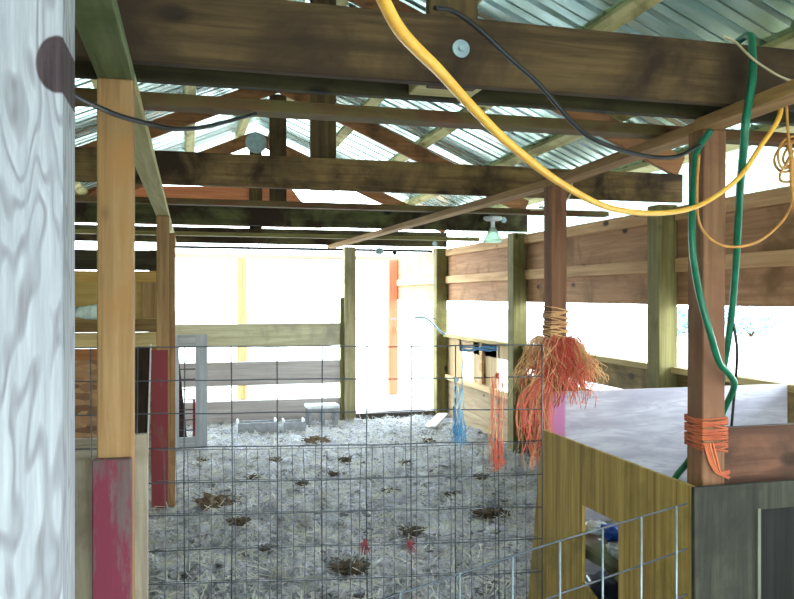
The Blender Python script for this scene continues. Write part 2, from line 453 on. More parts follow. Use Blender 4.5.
MB().box(-1.6, 3.13, 11.76, 11.80, 2.052, 2.12).build('pen_top_rail', W(((190, 120, 100), (150, 90, 74)), 'x'), loc=(.75, 11.78, 2.05), bevel=.003, label='reddish rail across the top of the outer pen posts', cat='rail')

# ------------------------------------------------------------------ right wall
SHEATH = W(((176, 134, 98), (132, 94, 64)), 'y', stain=(120, 88, 56), st=.3)
wr = MB().box(3.14, 3.156, FRONT, 11.9, 1.72, 2.09).build('wall_right', SHEATH, kind='structure', loc=(3.148, 6, 1.44))
MB().box(3.14, 3.156, FRONT, 11.9, 1.44, 1.712).build('upper_board', SHEATH, wr, bevel=.002)
GIRT = W(((206, 168, 124), (160, 120, 80)), 'y')
MB().box(3.10, 3.139, FRONT, 4.52, 1.66, 1.75).build('girt', GIRT, wr, bevel=.003)
for a, b_ in ((4.68, 6.92), (7.08, 9.32), (9.48, 11.7)):
    MB().box(3.10, 3.139, a, b_, 1.66, 1.75).build('girt', GIRT, wr, bevel=.003)
for a, b_ in ((FRONT, 4.52), (4.68, 6.92), (7.08, 9.32)):
    MB().box(3.10, 3.139, a, b_, 2.0, 2.09).build('top_plate', GIRT, wr, bevel=.003)
LOW = W(((150, 128, 82), (104, 84, 50)), 'y', stain=(84, 72, 42))
for a, b_ in ((FRONT, 4.52), (4.68, 6.92), (7.08, 9.32)):
    MB().box(3.07, 3.139, a, b_, .99, 1.03).build('sill', W(((196, 176, 122), (150, 128, 80)), 'y'), wr, bevel=.003)
MB().box(3.14, 3.156, FRONT, 7.05, .80, 1.03).build('lower_board', LOW, wr, bevel=.002)
MB().box(3.14, 3.156, FRONT, 7.05, -.05, .74).build('lower_board', LOW, wr, bevel=.002)
PLY = W(((196, 172, 132), (156, 128, 92)), 'z', knots=False)
MB().box(3.14, 3.156, 7.06, 9.5, -.05, .50).build('lower_board', W(((170, 150, 118), (128, 106, 78)), 'y'), wr, bevel=.002)
MB().box(3.09, 3.139, 7.08, 9.32, .46, .52).build('lower_rail', W(((214, 186, 140), (170, 140, 96)), 'y'), wr, bevel=.003)
for a, b_ in ((8.82, 9.5), (7.72, 8.42)):
    MB().box(3.14, 3.156, a, b_, .50, 1.03).build('panel', PLY, wr, bevel=.002)
MB().box(3.10, 3.139, 8.05, 8.13, .53, .985).build('stud', GIRT, wr, bevel=.002)
MB().box(3.14, 3.156, 7.08, 8.9, .84, 1.03).build('upper_rail', PLY, wr, bevel=.002)
MB().box(3.10, 3.139, 9.48, 11.7, .96, 1.03).build('sill', GIRT, wr, bevel=.003)

wf = MB().box(-1.62, -.75, FRONT-.03, FRONT, 0, 2.3).build('wall_front_shade', W(GREY, 'z'), kind='structure', loc=(.75, FRONT, 0))  # unseen wall with doorway added behind the camera to dim the near post
MB().box(2.25, 3.156, FRONT-.03, FRONT, 0, 2.3).build('boards', W(GREY, 'z'), wf)
MB().prism([(-1.62, FRONT-.03, 2.301), (3.156, FRONT-.03, 2.301), (3.156, FRONT-.03, 2.42), (RX, FRONT-.03, 3.36), (-1.62, FRONT-.03, 2.42)], (0, .03, 0)).build('gable', W(GREY, 'z'), wf)
# left side: closed board wall, and the stall partition seen between the tan posts
wl = MB().box(-1.62, -1.59, FRONT, 9.7, 0, 2.2).build('wall_left', W(GREY, 'y'), kind='structure', loc=(-1.6, 5, 0))
sp = thing('stall_partition', 'tan stall partition of mixed boards left of the second tan post', 'partition', (-.9, 7.0, 0))
MB().box(-1.57, -.24, 7.0, 7.04, 1.72, 1.89).build('header', W(((66, 58, 40), (40, 34, 24)), 'x'), sp, bevel=.003)
MB().box(-1.57, -.24, 7.0, 7.035, 1.62, 1.712).build('rail', W(((206, 166, 90), (166, 124, 62)), 'x'), sp, bevel=.003)
MB().box(-1.57, -.26, 7.04, 7.052, 1.28, 1.70).build('plywood_panel', W(((200, 170, 100), (168, 136, 74)), 'x', knots=False), sp)
MB().box(-.40, -.27, 7.0, 7.038, 1.31, 1.615).build('stile', W(TAN, 'z'), sp, bevel=.002)
MB().box(-1.57, -.24, 6.96, 7.04, 1.195, 1.30).build('ledge', W(((140, 112, 68), (100, 76, 44)), 'x'), sp, bevel=.003)
MB().box(-1.57, -.24, 7.0, 7.036, 1.06, 1.19).build('rail', W(((200, 180, 124), (160, 138, 86)), 'x'), sp, bevel=.003)
MB().box(-1.57, -.24, 7.0, 7.036, .96, 1.055).build('rail', W(((176, 118, 72), (136, 84, 48)), 'x'), sp, bevel=.003)
def osb():
    m, nt, b = new_mat('strand_board')
    vo = N(nt, 'ShaderNodeTexVoronoi'); vo.inputs['Scale'].default_value = 1.0
    nt.links.new(coords(nt, (9, 9, 22), False), vo.inputs['Vector'])
    c = mixc(nt, ramp(nt, vo.outputs['Color'], .1, .9), lin((112, 80, 54)), lin((176, 136, 92)))
    nt.links.new(c, b.inputs['Base Color']); b.inputs['Roughness'].default_value = .8
    return m
MB().box(-1.57, -.24, 7.04, 7.052, .30, 1.055).build('strand_board_panel', osb(), sp)
MB().box(-1.57, -.24, 7.0, 7.036, .0, .30).build('bottom_board', W(GREY, 'x'), sp, bevel=.003)
for x in (-1.5, -.30):
    MB().box(x-.045, x+.045, 7.055, 7.14, 0, 1.9).build('upright', W(TAN, 'z'), sp, bevel=.003)
# white feed sack on the ledge, leaning dark panel
MB().lump((-.73, 6.985, 1.36), .20, .022, .07, .25, 4, 1.6, 24, 14, .8, 1.302).build('feed_sack', plain('pale_sack', (205, 222, 208), .7), loc=(-.73, 6.985, 1.30), label='flattened white feed sack lying on the partition ledge', cat='sack')
lp = thing('leaning_plywood', 'panel with shadow in its dark face colour and a pale edge, leaning left of the red board', 'panel', (-.36, 6.3, 0))
MB().prism([(-.50, 6.30, 0), (-.33, 6.30, 0), (-.305, 6.45, 1.09), (-.48, 6.45, 1.09)], (0, .012, 0)).build('board', wood((58, 42, 32), (34, 24, 18), 'z'), lp)  # black shadow on the face put into the wood colour
MB().prism([(-.33, 6.296, 0), (-.318, 6.296, 0), (-.293, 6.446, 1.12), (-.305, 6.446, 1.12)], (0, .018, 0)).build('edge_strip', M_white, lp, label='pale white edge')

# ------------------------------------------------------------------ far plank fence, gate frame, door sill
FEN = wood((190, 184, 152), (150, 142, 112), 'x', stain=(140, 132, 116), st=.4)
FEN2 = wood((192, 184, 178), (156, 146, 142), 'x', stain=(170, 160, 156), st=.4)
ff = thing('plank_fence', 'fence of three wide grey planks closing the far end', 'fence', (.8, 9.42, 0))
for z0, z1, m in ((.90, 1.17, FEN), (.44, .72, FEN2), (-.02, .26, FEN2)):
    MB().box(-.45, 1.772, 9.385, 9.423, z0, z1).build('plank', m, ff, bevel=.004)
MB().box(-.40, -.31, 9.425, 9.515, -.02, 1.5).build('upright', W(GREEN, 'z'), ff, bevel=.003)
gt = thing('wooden_gate', 'narrow grey-white wooden gate frame with thin rungs standing by the red board', 'gate', (0, 7.95, 0))
MB().box(-.205, -.105, 7.93, 7.965, .0, 1.12).build('stile', M_gate, gt, bevel=.003)
MB().box(.052, .165, 7.93, 7.965, .0, 1.12).build('stile', M_gate, gt, bevel=.003)
MB().box(-.104, .051, 7.93, 7.963, 1.0, 1.12).build('top_rail', M_gateh, gt, bevel=.003)
MB().box(-.104, .051, 7.93, 7.963, .0, .11).build('bottom_rail', M_gateh, gt, bevel=.003)
M_rung = plain('dark_rung', (70, 50, 52), .6)
for z in (.18, .28, .38, .48, .58, .68, .78):
    MB().tube([(-.104, 7.95, z), (.051, 7.95, z)], .006, 6).build('rung', M_rung, gt)
MB().box(.026, .050, 7.966, 7.985, .11, .48).build('red_slat', wood((150, 60, 62), (120, 40, 44), 'z', knots=False), gt, bevel=.002)
dl = MB().prism([(-.2, 8.1, -.03), (-.02, 8.1, -.03), (-.105, 8.16, .86), (-.2, 8.16, .86)], (0, .03, 0)).build('leaning_board', wood((62, 38, 34), (40, 24, 22), 'z'), loc=(-.15, 8.1, 0), label='dark board leaning behind the narrow gate frame', cat='board')
MB().box(1.965, 2.985, 9.37, 9.42, -.03, .055).build('threshold_board', W(((96, 88, 82), (66, 60, 56)), 'x'), loc=(2.47, 9.4, 0), bevel=.003, label='dark sill board on the ground across the far doorway', cat='sill')
MB().tube([(1.962, 9.40, 1.22), (2.985, 9.40, 1.215)], .008, 8).build('gate_rail', M_steel, loc=(2.47, 9.40, 1.21), label='thin metal rail across the far doorway', cat='rail')
MB().tube(spline([(2.70, 9.33, 1.235), (2.82, 9.31, 1.235), (2.91, 9.29, 1.17), (3.0, 9.25, 1.07), (3.06, 9.2, 1.02)], 6), .014, 8).build('pipe_arm', M_brightwire, loc=(2.85, 9.3, 1.02), label='bent white pipe arm reaching past the far wall post', cat='pipe')
pp = thing('overhead_pipe', 'thin black pipe running along under the farthest truss', 'pipe', (1.2, 9.46, 2.06))
MB().tube([(-.3, 9.47, 2.075), (2.98, 9.47, 2.07)], .017, 8).build('tube', M_black, pp)
MB().lump((2.28, 9.46, 2.06), .06, .04, .045, .2, 2).build('fitting', M_steel, pp)
MB().lump((2.48, 9.46, 2.05), .03, .03, .04, .2, 5).build('fitting', M_black, pp)

# troughs and bench before the fence
def trough(x0, x1, y0, y1, h, label):
    t = thing('feed_trough', label, 'trough', ((x0+x1)/2, (y0+y1)/2, 0)); w = .018
    MB().box(x0, x1, y0, y0+w, -.01, h).build('front_side', M_plastic, t, bevel=.003)
    MB().box(x0, x1, y1-w, y1, -.01, h*.92).build('back_side', M_plastic, t, bevel=.003)
    for x in (x0, x1-w):
        MB().box(x, x+w, y0+w+.001, y1-w-.001, -.01, h*1.18).build('end_side', M_white, t, bevel=.003)
    MB().box(x0+w+.001, x1-w-.001, y0+w+.001, y1-w-.001, -.01, .02).build('bottom', M_plastic, t)
trough(.50, .93, 8.62, 8.86, .115, 'longer grey open feed trough on the floor by the fence, left one')
trough(.99, 1.23, 8.56, 8.78, .115, 'shorter grey open feed trough between the long trough and the bench')
bn = thing('low_bench', 'low grey bench with three arched legs by the fence end post', 'bench', (1.5, 9.05, 0))
MB().box(1.30, 1.68, 8.93, 9.17, .195, .235).build('bench_top', M_white, bn, bevel=.008)
MB().box(1.32, 1.66, 8.965, 8.99, .15, .194).build('apron', M_plastic, bn, bevel=.003)
for x in (1.32, 1.475, 1.63):
    for y in (8.95, 9.12):
        MB().prism([(x, y, -.01), (x+.03, y, -.01), (x+.04, y, .193), (x-.01, y, .193)], (0, .03, 0)).build('leg', M_plastic, bn)
MB().beam((2.62, 8.42, .02), (2.96, 8.98, .075), .13, .02, (0, .1, 1)).build('board', M_white, loc=(2.78, 8.7, .03), bevel=.003, label='white board lying on the floor by the foot of the farthest wall post', cat='board')

# ------------------------------------------------------------------ wire panels
def lerp(a, b, t): return Vector(a)*(1-t)+Vector(b)*t
pa, pb = Vector((-.62, 3.745, 0)), Vector((1.600, 3.375, 0)); plen = (pb-pa).length
wp = thing('wire_fence', 'large stock panel of heavy wire closing off the aisle', 'wire panel', tuple((pa+pb)/2))
rw = random.Random(5)
hz = [1.268, 1.12, .97, .815, .66, .51, .355, .20, .06]
pdir = (pb-pa).normalized(); pn = Vector((-pdir.y, pdir.x, 0))
for z in hz:
    pts = [pa + pdir*(plen*k/9) + Vector((0, 0, z + rw.uniform(-.004, .004))) for k in range(10)]
    MB().tube(pts, .0030, 5).build('horizontal_wire', M_wire, wp)
k = 0
x = plen
while x > 0:
    p = pa + pdir*x
    MB().tube([p+Vector((0,0,.03))-pn*.0062, p+Vector((rw.uniform(-.006,.006),0,.66))-pn*.0062, p+Vector((0,0,1.272))-pn*.0062], .0030, 5).build('vertical_wire', M_wire, wp)
    x -= .2055
fm = MB(); mo = pn*.035
for i in range(34):
    p = pa + pdir*(plen - .01 - .0525*i) + mo; j = rw.uniform(-.010, .010)
    fm.tube([p+Vector((0,0,.02)), p+Vector((j, 0, .35)), p+Vector((j*.6, 0, .60)), p+Vector((-j*.4, 0, .80+rw.uniform(-.02,.02)))], .0022, 4)
for z in (.05, .20, .355, .51, .66, .80):
    fm.tube([pa+pdir*(plen-.01-1.76)+mo+Vector((0,0,z)), pa+pdir*(plen-.9)+mo+Vector((0,0,z-.006)), pa+pdir*(plen-.01)+mo+Vector((0,0,z+.002))], .0019, 4)
fm.build('wire_netting', M_wire2, loc=tuple((pa+pb)/2+mo), label='finer wire netting fastened behind the lower half of the large wire panel', cat='wire netting')
na, nb = Vector((.40, 1.755, 0)), Vector((1.585, 2.243, 0)); nl = (nb-na).length; nd = (nb-na).normalized(); nn = Vector((-nd.y, nd.x, 0))
np_ = thing('wire_fence', 'low light wire panel running to the pen corner in the near right foreground', 'wire panel', tuple((na+nb)/2))
for z in (.815, .665, .515, .36, .205, .06):
    MB().tube([na+Vector((0,0,z-.025)), lerp(na, nb, .5)+Vector((0,0,z-.004)), nb+Vector((0,0,z))], .0032, 6).build('horizontal_wire', M_wire, np_)
x = nl-.07
while x > 0:
    p = na+nd*x
    MB().tube([p+Vector((0,0,.03))-nn*.0068, p+Vector((0,0,.80+.02*(x/nl)))-nn*.0068], .0034, 6).build('vertical_wire', M_brightwire, np_)
    x -= .188

# ------------------------------------------------------------------ plywood pen at right
PT = wood((188, 158, 88), (118, 92, 44), 'z', stain=(120, 104, 52), st=.35, knots=False, grain=1.4)
X0 = 1.615
side = MB()
def quad(pts): side.prism([(X0, y, z) for y, z in pts], (.015, 0, 0))
quad([(2.262, 0), (2.262, .866), (2.72, .866), (2.72, 0)])
quad([(2.72, .615), (2.72, .866), (3.01, .866), (3.01, .61)])
quad([(2.72, 0), (2.72, .20), (3.01, .28), (3.01, 0)])
quad([(3.01, 0), (3.01, .866), (3.40, .866), (3.56, 0)])
pen = thing('plywood_sheet', 'tan plywood pen side with a square hole cut in it', 'pen panel', (X0, 2.9, 0))
side.build('sheet', PT, pen)
pf = thing('plywood_sheet', 'dark green-grey plywood pen front at the lower right corner', 'pen panel', (2.1, 2.25, 0))
PD = wood((76, 76, 62), (36, 36, 30), 'z', stain=(44, 44, 38), st=.5, knots=False)
MB().box(1.614, 1.862, 2.243, 2.259, 0, .865).box(1.862, 2.62, 2.243, 2.259, .775, .865).build('sheet', PD, pf)
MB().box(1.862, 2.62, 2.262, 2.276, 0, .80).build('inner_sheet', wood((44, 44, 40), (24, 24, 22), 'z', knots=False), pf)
MB().box(1.856, 1.868, 2.236, 2.2425, 0, .78).build('edge_batten', wood((130, 132, 112), (96, 98, 80), 'z', knots=False), pf)
MB().box(1.795, 2.62, 2.36, 2.398, .80, 1.034).build('board', W(((128, 88, 66), (74, 48, 36)), 'x', stain=(70, 50, 36), rings=30), loc=(2.2, 2.38, .80), bevel=.003, label='reddish brown board nailed across behind the near right post', cat='board')
def lav():
    m, nt, b = new_mat('grey_plywood')
    L = nt.links
    g2 = noise_n(nt, coords(nt, (1.2, 20, 16), False), 1.0, 5, .6, .4)
    c = mixc(nt, ramp(nt, g2, .35, .65), lin((176, 172, 188)), lin((216, 214, 222)))
    v2 = noise_n(nt, coords(nt, (.9, 5, 9), False), 1.0, 2)
    mu = N(nt, 'ShaderNodeMath', operation='MULTIPLY'); mu.inputs[1].default_value = 85; L.new(v2, mu.inputs[0])
    sn = N(nt, 'ShaderNodeMath', operation='SINE'); L.new(mu.outputs[0], sn.inputs[0])
    c = mixc(nt, ramp(nt, sn.outputs[0], .5, 1.3), c, lin((184, 178, 194)))
    tc = N(nt, 'ShaderNodeTexCoord'); sx = N(nt, 'ShaderNodeSeparateXYZ'); L.new(tc.outputs['Object'], sx.inputs[0])
    c = mixc(nt, ramp(nt, sx.outputs[0], .100, .088), c, lin((196, 128, 170)))
    L.new(c, b.inputs['Base Color']); b.inputs['Roughness'].default_value = .7; b.inputs['Specular IOR Level'].default_value = .2
    return m
MB().prism([(1.772, 3.672, 0), (3.065, 3.469, 0), (3.065, 3.469, 1.033), (1.772, 3.672, 1.006)], (.0025, .016, 0)).build('plywood_sheet', lav(), loc=(1.772, 3.68, 0), bevel=.002, label='pale lavender-grey plywood sheet with a pink painted end, at the back of the pen', cat='pen panel')
# sacks heaped in the pen
for c, r, col, l, s in (((1.90, 2.95, .125), (.22, .36, .13), (44, 58, 88), 'dark navy plastic sack at the bottom of the heap seen through the hole', 1),
                        ((1.86, 3.00, .395), (.19, .28, .08), (120, 124, 96), 'olive-grey crumpled sack in the middle of the heap in the pen', 2),
                        ((1.725, 3.09, .485), (.045, .05, .025), (215, 230, 235), 'white crumpled plastic scrap on the far side of the olive-grey sack', 3),
                        ((1.735, 2.955, .50), (.05, .05, .03), (24, 84, 210), 'small bright blue plastic bag on top of the olive-grey sack', 4),
                        ((1.695, 2.86, .455), (.03, .055, .025), (215, 230, 235), 'white plastic scrap on the near end of the olive-grey sack', 6)):
    MB().lump(c, r[0], r[1], r[2], .35, s, 2.4, 30, 20, .75).build('plastic_sack', plain('sack_film', col, .3, c2=tuple(int(q*.6) for q in col), sc=9), loc=(c[0], c[1], c[2]-r[2]), label=l, cat='sack')

# ------------------------------------------------------------------ cords and hoses
def cord(name, pts, r, m, label, cat, n=8, k=8, parts=None):
    return MB().tube(spline(pts, n), r, k).build(name, m, loc=pts[0], label=label, cat=cat)
cord('extension_cord', [(0.169, 0.731, 1.81),(0.221, 0.821, 1.79),(0.31, 0.952, 1.787),(0.406, 1.082, 1.774),(0.515, 1.208, 1.753),(0.711, 1.415, 1.725),(0.963, 1.659, 1.709),(1.223, 1.848, 1.723),(1.485, 2.037, 1.774),(1.605, 2.025, 1.853),(1.695, 2.04, 1.952),(1.78, 2.05, 2.06),(1.845, 2.122, 2.16)], .0075, M_yellow, 'yellow extension cord swooping across from overhead to the near right post', 'cord')
cord('power_cable', [(0.577, 1.813, 2.202),(0.64, 1.848, 2.21),(0.719, 1.879, 2.182),(0.805, 1.887, 2.119),(0.893, 1.894, 2.057),(1.002, 1.907, 1.96),(1.092, 1.935, 1.924),(1.282, 2.039, 1.916),(1.442, 2.1, 1.928),(1.60, 2.20, 1.99)], .0065, M_black, 'black cable sagging in front of the nearest roof beam', 'cable')
cord('power_cable', [(-0.242, 1.616, 1.906),(-0.224, 1.715, 1.908),(-0.195, 1.862, 1.922),(-0.161, 1.957, 1.927),(-0.099, 2.096, 1.941),(-0.039, 2.183, 1.95),(0.042, 2.317, 1.988),(0.152, 2.495, 2.059),(0.21, 2.60, 2.10)], .0065, M_black, 'black cable slung across the front of the tan post at upper left', 'cable')
cord('garden_hose', [(1.74, 2.19, 2.335),(1.725, 2.115, 2.33),(1.69, 2.06, 2.25),(1.665, 2.03, 2.162),(1.627, 2.002, 2.075),(1.606, 1.989, 2.01),(1.622, 2.017, 1.94),(1.677, 2.1, 1.85),(1.735, 2.18, 1.765),(1.806, 2.285, 1.589),(1.846, 2.366, 1.38),(1.87, 2.44, 1.195),(1.888, 2.50, 1.02),(1.87, 2.54, .75)], .0125, M_hose, 'thick green hose hanging over the nearest roof beam', 'hose')
cord('garden_hose', [(1.69, 2.262, 2.055),(1.633, 2.257, 1.98),(1.592, 2.216, 1.879),(1.555, 2.174, 1.744),(1.546, 2.156, 1.63),(1.592, 2.185, 1.503),(1.633, 2.185, 1.373),(1.695, 2.225, 1.28),(1.748, 2.245, 1.24),(1.812, 2.30, 1.19),(1.852, 2.40, 1.10),(1.845, 2.44, 1.03),(1.78, 2.445, .965),(1.72, 2.43, .905),(1.695, 2.48, .82),(1.70, 2.50, .66),(1.72,2.46,.40),(1.72,2.45,.05)], .0115, M_hose, 'green hose bowing round the front of the near right post and down into the pen', 'hose')
cord('power_cable', [(1.848, 2.352, 1.41),(1.872, 2.36, 1.30),(1.905, 2.42, 1.12),(1.915, 2.45, .98)], .005, M_black, 'thin dark cable hanging beside the thick green hose', 'cable')
cord('extension_cord', [(1.80, 2.10, 2.06),(1.577, 2.168, 1.952),(1.552, 2.144, 1.836),(1.558, 2.142, 1.734),(1.617, 2.157, 1.679),(1.679, 2.141, 1.657),(1.77, 2.137, 1.674),(1.858, 2.145, 1.729),(1.918, 2.16, 1.791),(1.92, 2.14, 1.86),(1.895, 2.12, 1.92)][1:], .0045, M_orangec, 'orange cord loop hanging round the near right post', 'cord')
hk = thing('coiled_cord', 'tangle of orange cord bunched at the upper right edge of view', 'cord', (1.88, 2.12, 1.8))
rk = random.Random(9); tm = MB()
for i in range(5):
    cx, cy, cz = 1.875+rk.uniform(-.015, .03), 2.11+rk.uniform(-.02, .02), 1.945+rk.uniform(-.05, .05); a = rk.uniform(.025, .05); b_ = rk.uniform(.04, .075); ph = rk.uniform(-.5, .5)
    loop = [(cx+a*math.cos(t*.5236)+b_*.5*math.sin(t*.5236), cy+.012*math.sin(t*.9+i), cz+b_*math.sin(t*.5236)) for t in range(13)]
    tm.tube(spline(loop, 3), .0042, 6)
tm.build('loops', M_orangec, hk)
tm = MB().tube(spline([(1.862, 2.10, 1.99), (1.866, 2.095, 1.93), (1.872, 2.10, 1.86), (1.888, 2.11, 1.80), (1.91, 2.12, 1.76)], 5), .0075, 7)
tm.build('hanging_tail', M_orangec, hk)
MB().tube(spline([(1.862, 2.10, 1.98), (1.868, 2.115, 2.06), (1.875, 2.130, 2.16)], 5), .005, 6).build('hanging_loop', M_orangec, hk)
cord('thin_cord', [(1.64, 2.13, 2.325),(1.659, 2.10, 2.30),(1.664, 2.043, 2.24),(1.696, 2.012, 2.196),(1.749, 1.978, 2.154),(1.82, 1.95, 2.14)], .004, M_creamc, 'thin cream cord curling over the right end of the nearest beam', 'cord')
wl2 = MB()
for p in ([(2.17, 4.44, 2.26), (2.22, 4.42, 2.2), (2.20, 4.41, 2.12), (2.12, 4.40, 2.04), (2.02, 4.42, 2.03)], [(2.25, 4.44, 2.26), (2.30, 4.42, 2.2), (2.26, 4.40, 2.10), (2.15, 4.39, 2.05), (2.07, 4.41, 2.045)]):
    wl2.tube(spline(p, 6), .006, 6)
wl2.build('thin_cord', M_creamc, loc=(2.2, 4.42, 2.05), label='pale looped cord hanging from the second truss by the long stringer', cat='cord')

# hanging lamp
lm = thing('hanging_lamp', 'white clear-shaded lamp hanging from the third truss', 'lamp', (2.72, 6.80, 2.0))
MB().lathe([(0, .235), (.085, .235), (.09, .215), (.07, .20), (0, .20)], (2.72, 6.78, 2.0), 20).build('canopy', M_white, lm)
MB().lathe([(0, .2), (.02, .2), (.02, .12), (0, .12)], (2.72, 6.78, 2.0), 12).build('stem', M_white, lm)
def glassy():
    m, nt, b = new_mat('shade_glass'); b.inputs['Base Color'].default_value = lin((225, 240, 228)); b.inputs['Roughness'].default_value = .15
    b.inputs['Transmission Weight'].default_value = .75; b.inputs['IOR'].default_value = 1.2
    return m
MB().lathe([(.02, .14), (.04, .12), (.055, .07), (.09, .01), (.094, 0), (.09, 0), (.086, .012), (.05, .07), (.036, .115), (.02, .13)], (2.72, 6.78, 2.0), 24).build('shade', glassy(), lm)

# ------------------------------------------------------------------ twine
def twine_bundle():
    x, y = 1.848, 3.735; t = thing('twine_bundle', 'big shaggy bundle of orange and straw baling twine tied to the brown post', 'twine', (x, y, 1.2))
    r = random.Random(21)
    coil = MB()
    for i in range(26):
        z = 1.235+.0078*i+r.uniform(-.006, .006); ti = r.uniform(-.02, .02)
        pts = []
        for k in range(17):
            a = k/16*2*math.pi; q = 1/max(abs(math.cos(a)), abs(math.sin(a))); q = min(q, 1.28)
            pts.append((x+math.cos(a)*.0535*q, y+math.sin(a)*.0535*q, z+ti*math.cos(a)))
        coil.tube(pts, .0032, 4)
    coil.build('wrapped_coil', M_straw, t, label='straw coloured coils wound round the post')
    def strands(n, a0, a1, R0, R1, zt, zb, m, name, rad=.0026, w=.02):
        mb = MB()
        for i in range(n):
            a = R0_a = r.uniform(a0, a1); Rr = r.uniform(R0, R1); z0 = r.uniform(*zt); z1 = r.uniform(*zb)
            dx, dy = math.cos(a), math.sin(a); p0 = .062
            pts = []; j1, j2 = r.uniform(-w, w), r.uniform(-w, w); da = r.uniform(-.35, .35)
            for k in range(8):
                s = k/7; out = p0+(Rr-p0)*math.sin(min(1, s*1.15)*math.pi/2)
                aa = a+da*s; zz = z0+.045*math.sin(min(1, s*1.6)*math.pi)-(z0-z1)*s**1.5
                pts.append((x+math.cos(aa)*out+j1*s*math.sin(s*5), min(y+math.sin(aa)*out+j2*s*math.sin(s*6), 9), zz))
            mb.tube(pts, rad, 3)
        return mb.build(name, m, t)
    PI = math.pi
    strands(170, -PI*.95, -PI*.15, .07, .16, (1.19, 1.27), (1.00, 1.12), M_twine, 'skirt_strands', .0024, .05)
    strands(120, -PI*.85, -PI*.1, .09, .20, (1.19, 1.28), (.93, 1.14), M_twine, 'wild_strands', .0021, .09)
    strands(110, -PI*1.1, -PI*.6, .09, .23, (1.19, 1.28), (.90, 1.16), M_straw, 'pale_strands', .0022, .09)
    strands(110, -PI*.35, PI*.1, .10, .23, (1.18, 1.26), (1.00, 1.14), M_straw, 'pale_strands', .0022, .07)
    # long strands hanging to the left of the post
    mb = MB(); mb2 = MB()
    for i in range(90):
        xx = 1.665+r.uniform(-.07, .10); yy = 3.62+r.uniform(-.03, .03); z1 = r.uniform(.62, .95)
        pts = [(x-.05, y-.06, 1.2), (x-.09+r.uniform(-.03, .04), y-.10, 1.12), (xx+r.uniform(-.02, .02), yy, 1.0), (xx+r.uniform(-.035, .035), yy, .85), (xx+r.uniform(-.05, .05), yy, z1)]
        (mb if i % 3 else mb2).tube(spline(pts, 3), .0026, 3)
    mb.build('long_strands', M_twine, t); mb2.build('long_pale_strands', M_straw, t)
twine_bundle()
def hank(px, z_top, z_bot, n, m, label, spread=.03, m2=None, loopy=False, seed=1):
    """twine hanging from the wire panel at distance px along it"""
    r = random.Random(seed); base = pa+pdir*px - pn*.016
    t = thing('hanging_twine', label, 'twine', (base.x, base.y, z_bot))
    a, b_ = MB(), MB()
    for i in range(n):
        o = r.uniform(-spread, spread); zb = z_bot+abs(r.gauss(0, .07)); zt = z_top+r.uniform(-.03, .012)
        pts = [base+pdir*(o*.75)-pn*r.uniform(0, .015)+Vector((0,0,zt))]
        for k in (.2, .4, .6, .8, 1):
            pts.append(base+pdir*(o*(.75+.3*k)+r.uniform(-.012, .012))-pn*r.uniform(0, .02)+Vector((0,0,zt+(zb-zt)*k)))
        (a if (i % 3 or m2 is None) else b_).tube(spline(pts, 3), .0018, 3)
    a.build('strands', m, t)
    if b_.v: b_.build('pale_strands', m2, t)
    k = MB().lump(tuple(base+Vector((0,0,z_top))), .010, .008, .013, .5, seed, 3, 12, 8); k.build('knot', m, t)
    fr = MB()
    for i in range(30 if loopy else 16):
        o = r.uniform(-1, 1)*spread*(.55 if loopy else 1); zt = z_bot+r.uniform(.03, .16); p = base+pdir*o-pn*r.uniform(0, .02)
        fr.tube(spline([p+Vector((0,0,zt)), p+pdir*r.uniform(-.012, .012)+Vector((0,0,zt*.5+z_bot*.5)), p+pdir*r.uniform(-.02, .02)+Vector((0,0,z_bot+r.uniform(-.02, .03)))], 3), .0022, 3)
    fr.build('frayed_end', M_twine if loopy else M_blue2, t)
hank(2.035, 1.13, .70, 17, M_twine, 'orange twine hanging from the right part of the large wire panel', .05, M_straw, True, 3)
hank(1.84, 1.11, .84, 7, M_paleblue, 'pale blue twine with blue frayed end on the wire panel, left strand', .015, None, False, 4)
hank(1.865, 1.06, .82, 5, M_paleblue, 'pale blue twine with blue frayed end on the wire panel, right strand', .012, None, False, 8)
for px, zb in ((1.845, .86), (1.868, .83)):
    pass
def bit(px, z, m, label, s):
    base = pa+pdir*px - pn*.018; r = random.Random(s); mb = MB().lump((base.x, base.y, z), .009, .008, .015, .7, s, 3, 12, 8)
    for i in range(22):
        p = base+Vector((0,0,z)); mb.tube([p, p+pdir*r.uniform(-.03, .03)-pn*r.uniform(0,.01)+Vector((0,0,r.uniform(-.06, .01)))], .002, 3)
    mb.build('twine_knot', m, loc=(base.x, base.y, z), label=label, cat='twine')
bit(1.417, .372, M_redtw, 'red twine knot low on the large wire panel, left of the two', 1)
bit(1.625, .365, M_redtw, 'red twine knot low on the large wire panel, right of the two', 2)
# blue rope along the top wire
br = thing('blue_rope', 'blue rope tied along the top wire of the large panel', 'rope', tuple(pa+pdir*1.92+Vector((0,0,1.26))))
mb = MB(); r_ = random.Random(4)
for i in range(5):
    mb.tube(spline([pa+pdir*(1.86+.035*k)-pn*.016+Vector((0, 0, 1.255+r_.uniform(-.012, .012))) for k in range(6)], 3), .0036, 6)
mb.build('wrap', M_blue, br)
MB().tube(spline([tuple(pa+pdir*1.88-pn*.014+Vector((0,0,1.25))), tuple(pa+pdir*1.868-pn*.016+Vector((0,0,1.12))), tuple(pa+pdir*1.878-pn*.016+Vector((0,0,.98)))], 5), .003, 5).build('loose_end', M_paleblue, br)
